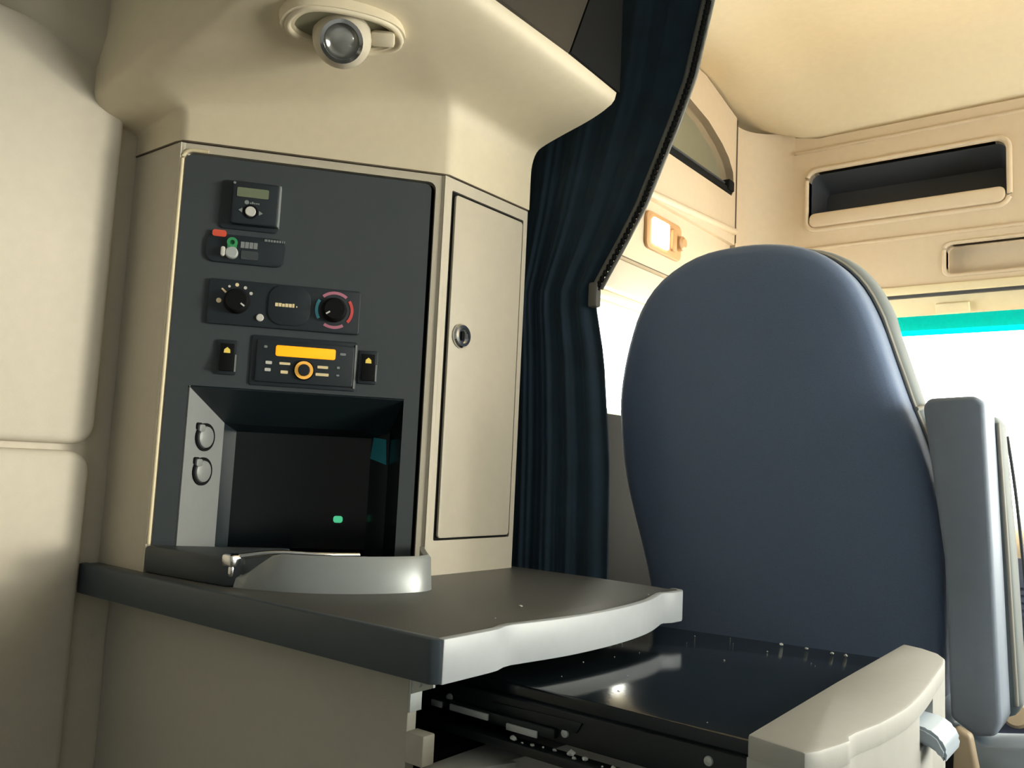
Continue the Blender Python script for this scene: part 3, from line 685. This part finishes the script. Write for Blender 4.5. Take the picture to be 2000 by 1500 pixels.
# ------------------------------------------------------------------ driver's seat
st = thing('driver_seat', 'navy grey high-back driver seat seen from behind, beside the worktop', 'seat', (-.55, 1.6, 0))
pts = [(-.735, .62), (-.745, .80), (-.757, .93), (-.766, 1.003), (-.782, 1.075), (-.801, 1.149), (-.815, 1.223), (-.820, 1.318), (-.814, 1.375), (-.797, 1.440), (-.770, 1.504), (-.725, 1.555), (-.659, 1.587), (-.592, 1.596), (-.529, 1.594), (-.470, 1.581), (-.426, 1.556), (-.392, 1.517), (-.367, 1.464), (-.347, 1.400), (-.327, 1.334), (-.307, 1.277), (-.290, 1.217), (-.279, 1.158), (-.274, 1.092), (-.276, .95), (-.285, .80), (-.300, .62)]
ol = [(q.x, q.y) for q in smooth_curve(pts, 3, True)]
def seat_ring(s, off, ol=ol, grow=0.):
    out = []
    cx, cz = -.55, 1.15
    for x, z in ol:
        X = cx+(x-cx)*s+grow*(1 if x > cx else -1)*min(1, abs(x-cx)/.1); Z = cz+(z-cz)*s+(grow if z > cz+.3 else 0)
        out.append((X, 1.512-.12*Z+off, Z))
    return out
bm = bmesh.new(); a_loft(bm, [seat_ring(.03, -.012), seat_ring(.35, -.012), seat_ring(.7, -.008), seat_ring(.88, -.002), seat_ring(.955, .004), seat_ring(.985, .011), seat_ring(.998, .022), seat_ring(1.0, .035), seat_ring(1.0, .074)]); finish('back_shell', bm, SEATM, st, 60)
bm = bmesh.new(); a_loft(bm, [seat_ring(.95, .070), seat_ring(1., .078, grow=.005), seat_ring(1., .095, grow=.010), seat_ring(1., .125, grow=.012), seat_ring(1., .150, grow=.004), seat_ring(.96, .170), seat_ring(.8, .182), seat_ring(.05, .172)]); finish('back_cushion', bm, CUSHM, st, 60)
tube('piping', seat_ring(1.0, .076, grow=.0035), .0035, PIPEM, st, 6, True)
tube('cushion_seam', [(-.318, 1.425, 1.322), (-.305, 1.455, 1.330), (-.300, 1.480, 1.332)], .004, PIPEM, st, 6)
bm = bmesh.new(); a_prism(bm, rrect(-.80, -.29, 1.36, 1.90, .07), .44, .60, None, .035, 4); finish('seat_cushion', bm, SEATM, st)
bm = bmesh.new(); a_prism(bm, rrect(-.74, -.36, 1.42, 1.86, .04), .16, .46, None, .02); finish('pedestal', bm, BLACK, st)
bm = bmesh.new(); a_prism(bm, rrect(-.76, -.34, 1.38, 1.90, .03), 0, .16, None, .01); finish('seat_base', bm, BLACK, st)
# folded-up armrest on the inboard side
al = [(-.290, 1.318), (-.283, 1.330), (-.222, 1.333), (-.210, 1.322), (-.2005, 1.10), (-.193, .89), (-.200, .872), (-.225, .866), (-.255, .885), (-.262, 1.10)]
bm = bmesh.new()
MA = basis((0, 1.335, 0), (1, 0, 0), UZ, (0, -1, 0))
a_prism(bm, al, -.085, 0, MA, .012, 3)
ar = finish('armrest', bm, ARMM, st, 50)
al2 = [(-.272, 1.310), (-.214, 1.316), (-.204, 1.30), (-.190, 1.10), (-.180, .90), (-.190, .880), (-.24, .885)]
bm = bmesh.new(); a_prism(bm, al2, -.155, -.080, MA, .012, 3); finish('armrest_pad', bm, CUSHM, st, 50)
tube('armrest_piping', [(-.206, 1.418, 1.30), (-.196, 1.418, 1.12), (-.186, 1.418, .90)], .003, PIPEM, ar)
tube('armrest_cord', smooth_curve([(-.204, 1.493, 1.285), (-.194, 1.494, 1.20), (-.184, 1.494, 1.08), (-.178, 1.494, .98)], 5), .0025, CUBM, st)
bm = bmesh.new(); a_prism(bm, [(-.275, .90), (-.262, .872), (-.215, .852), (-.165, .862), (-.150, .915), (-.140, .83), (-.18, .795), (-.26, .80)], -.11, -.02, MA, .008, 2); finish('armrest_hinge_cover', bm, BLUEPL, st)
bm = bmesh.new(); a_prism(bm, [(-.30, .80), (-.10, .80), (-.09, .77), (-.12, .60), (-.30, .60)], -.16, -.01, MA, .012, 2); finish('side_shield', bm, TAN, st)
# seat belt buckle between the seat and the table
bk = thing('belt_buckle', 'tan and dark seat belt buckle standing beside the table latch', 'buckle', (-.235, 1.30, .80))
prism('housing', [(-.254, .70), (-.214, .70), (-.210, .84), (-.218, .884), (-.236, .892), (-.250, .868)], -.012, .012, TAN, bk, MY(1.275), .005, 3)
prism('cover', [(-.268, .70), (-.242, .70), (-.238, .84), (-.236, .888), (-.252, .880), (-.262, .84)], -.008, .016, BLACK, bk, MY(1.275), .004, 2)

# ------------------------------------------------------------------ curtain
cu = thing('curtain', 'dark navy privacy curtain gathered beside the cabinet and sweeping up to the ceiling', 'curtain', (-.87, 1.22, .60))
XR = [(.55, -.752), (1.02, -.762), (1.221, -.767), (1.40, -.785), (1.50, -.806), (1.524, -.804), (1.597, -.757), (1.665, -.717), (1.791, -.662), (1.866, -.633), (2.002, -.602), (2.08, -.588)]
NU, NV = 96, 44
def cpt(u, z):
    xr = interp(XR, z); xl = -.995
    k = (xr-xl)/.22
    amp = .004/max(.8, k)*(.55+.45*math.sin(3*u+z*1.5)**2)
    x = xl+(xr-xl)*u
    y = 1.188+.058*u+amp*math.sin(u*math.tau*5.5+.5*math.sin(z*4))+.004*math.sin(u*math.tau*19+z*3)*(1-u)*.5
    return x, y
zs = [.55+(2.078-.55)*j/NV for j in range(NV+1)]
bm = bmesh.new(); vs_ = []; fs = []
for z in zs:
    for i in range(NU+1):
        x, y = cpt(i/NU, z); vs_.append((x, y, z))
for j in range(NV):
    for i in range(NU):
        a = j*(NU+1)+i; fs.append([a, a+1, a+NU+2, a+NU+1])
addgeo(bm, vs_, fs)
r_e = bmesh.ops.extrude_face_region(bm, geom=bm.faces[:]); bmesh.ops.translate(bm, verts=[v for v in r_e['geom'] if isinstance(v, bmesh.types.BMVert)], vec=(0, .004, 0))
finish('drape', bm, CURT, cu, 70)
edge = [(interp(XR, z)+.002, cpt(1, z)[1]-.001, z) for z in zs if z > 1.49]
es_ = smooth_curve(edge, 4)
tube('hem_tape', [Vector(p)+Vector((-.006, -.002, 0)) for p in es_], .0055, CURTL, cu, 6)
tube('hem_piping', [Vector(p)+Vector((.009, 0, 0)) for p in es_], .0035, CURTL, cu, 6)
bm = bmesh.new()
for p in es_[::1]:
    for q in (0, .5):
        t = bmesh.new(); bmesh.ops.create_icosphere(t, subdivisions=1, radius=.0048); t.transform(Matrix.Translation(Vector(p)+Vector((.003, -.003, q*.0085)))); me = bpy.data.meshes.new('t'); t.to_mesh(me); t.free(); bm.from_mesh(me); bpy.data.meshes.remove(me)
finish('beaded_cord', bm, BLACK, cu)
bm = bmesh.new(); a_box(bm, -.815, -.796, 1.236, 1.252, 1.490, 1.535, None, .004); finish('tie_clip', bm, CURTL, cu)
bm = bmesh.new(); a_box(bm, -1.0, 1.0, 1.20, 1.24, 2.0795, 2.10, None, .003); tag(finish('curtain_track', bm, BLACK), 'black curtain track under the ceiling above the navy curtain', 'rail')

# ------------------------------------------------------------------ dashboard
da = thing('dashboard', 'beige dashboard with a blue-grey vent face below the windshield', 'dashboard', (0, 2.2, .5))
bm = bmesh.new()
prof = [(2.36, .45), (1.98, .55), (1.96, .80), (2.00, 1.085), (2.04, 1.118), (2.14, 1.135), (2.36, 1.145)]
a_prism(bm, prof, -.95, 1.10, basis((0, 0, 0), (0, 1, 0), UZ, (1, 0, 0)), .01); finish('body', bm, DASHT, da)
MV = basis((0, 1.846, 0), (1, 0, 0), Vector((0, .14, 1)).normalized(), Vector((0, -1, .14)).normalized())
prism('vent_face', rrect(-.33, .30, .70, 1.078, .02), -.03, .012, DASHB, da, MV, .004)
for k in range(9): prism('vent_slat', rrect(-.31, -.10, 1.02-.014*k, 1.028-.014*k, .003, 2), .010, .018, DASHB, da, MV)
lathe('gauge_knob', [(.030, 0), (.030, .01), (.022, .018), (0, .018)], BLUEPL, da, MV @ Matrix.Translation((-.24, .85, .012)))
lathe('gauge_knob', [(.026, 0), (.026, .01), (.020, .018), (0, .018)], DASHT, da, MV @ Matrix.Translation((-.255, .78, .012)))
lathe('gauge_knob', [(.022, 0), (.022, .01), (.016, .018), (0, .018)], CHROME, da, MV @ Matrix.Translation((-.22, .93, .012)))
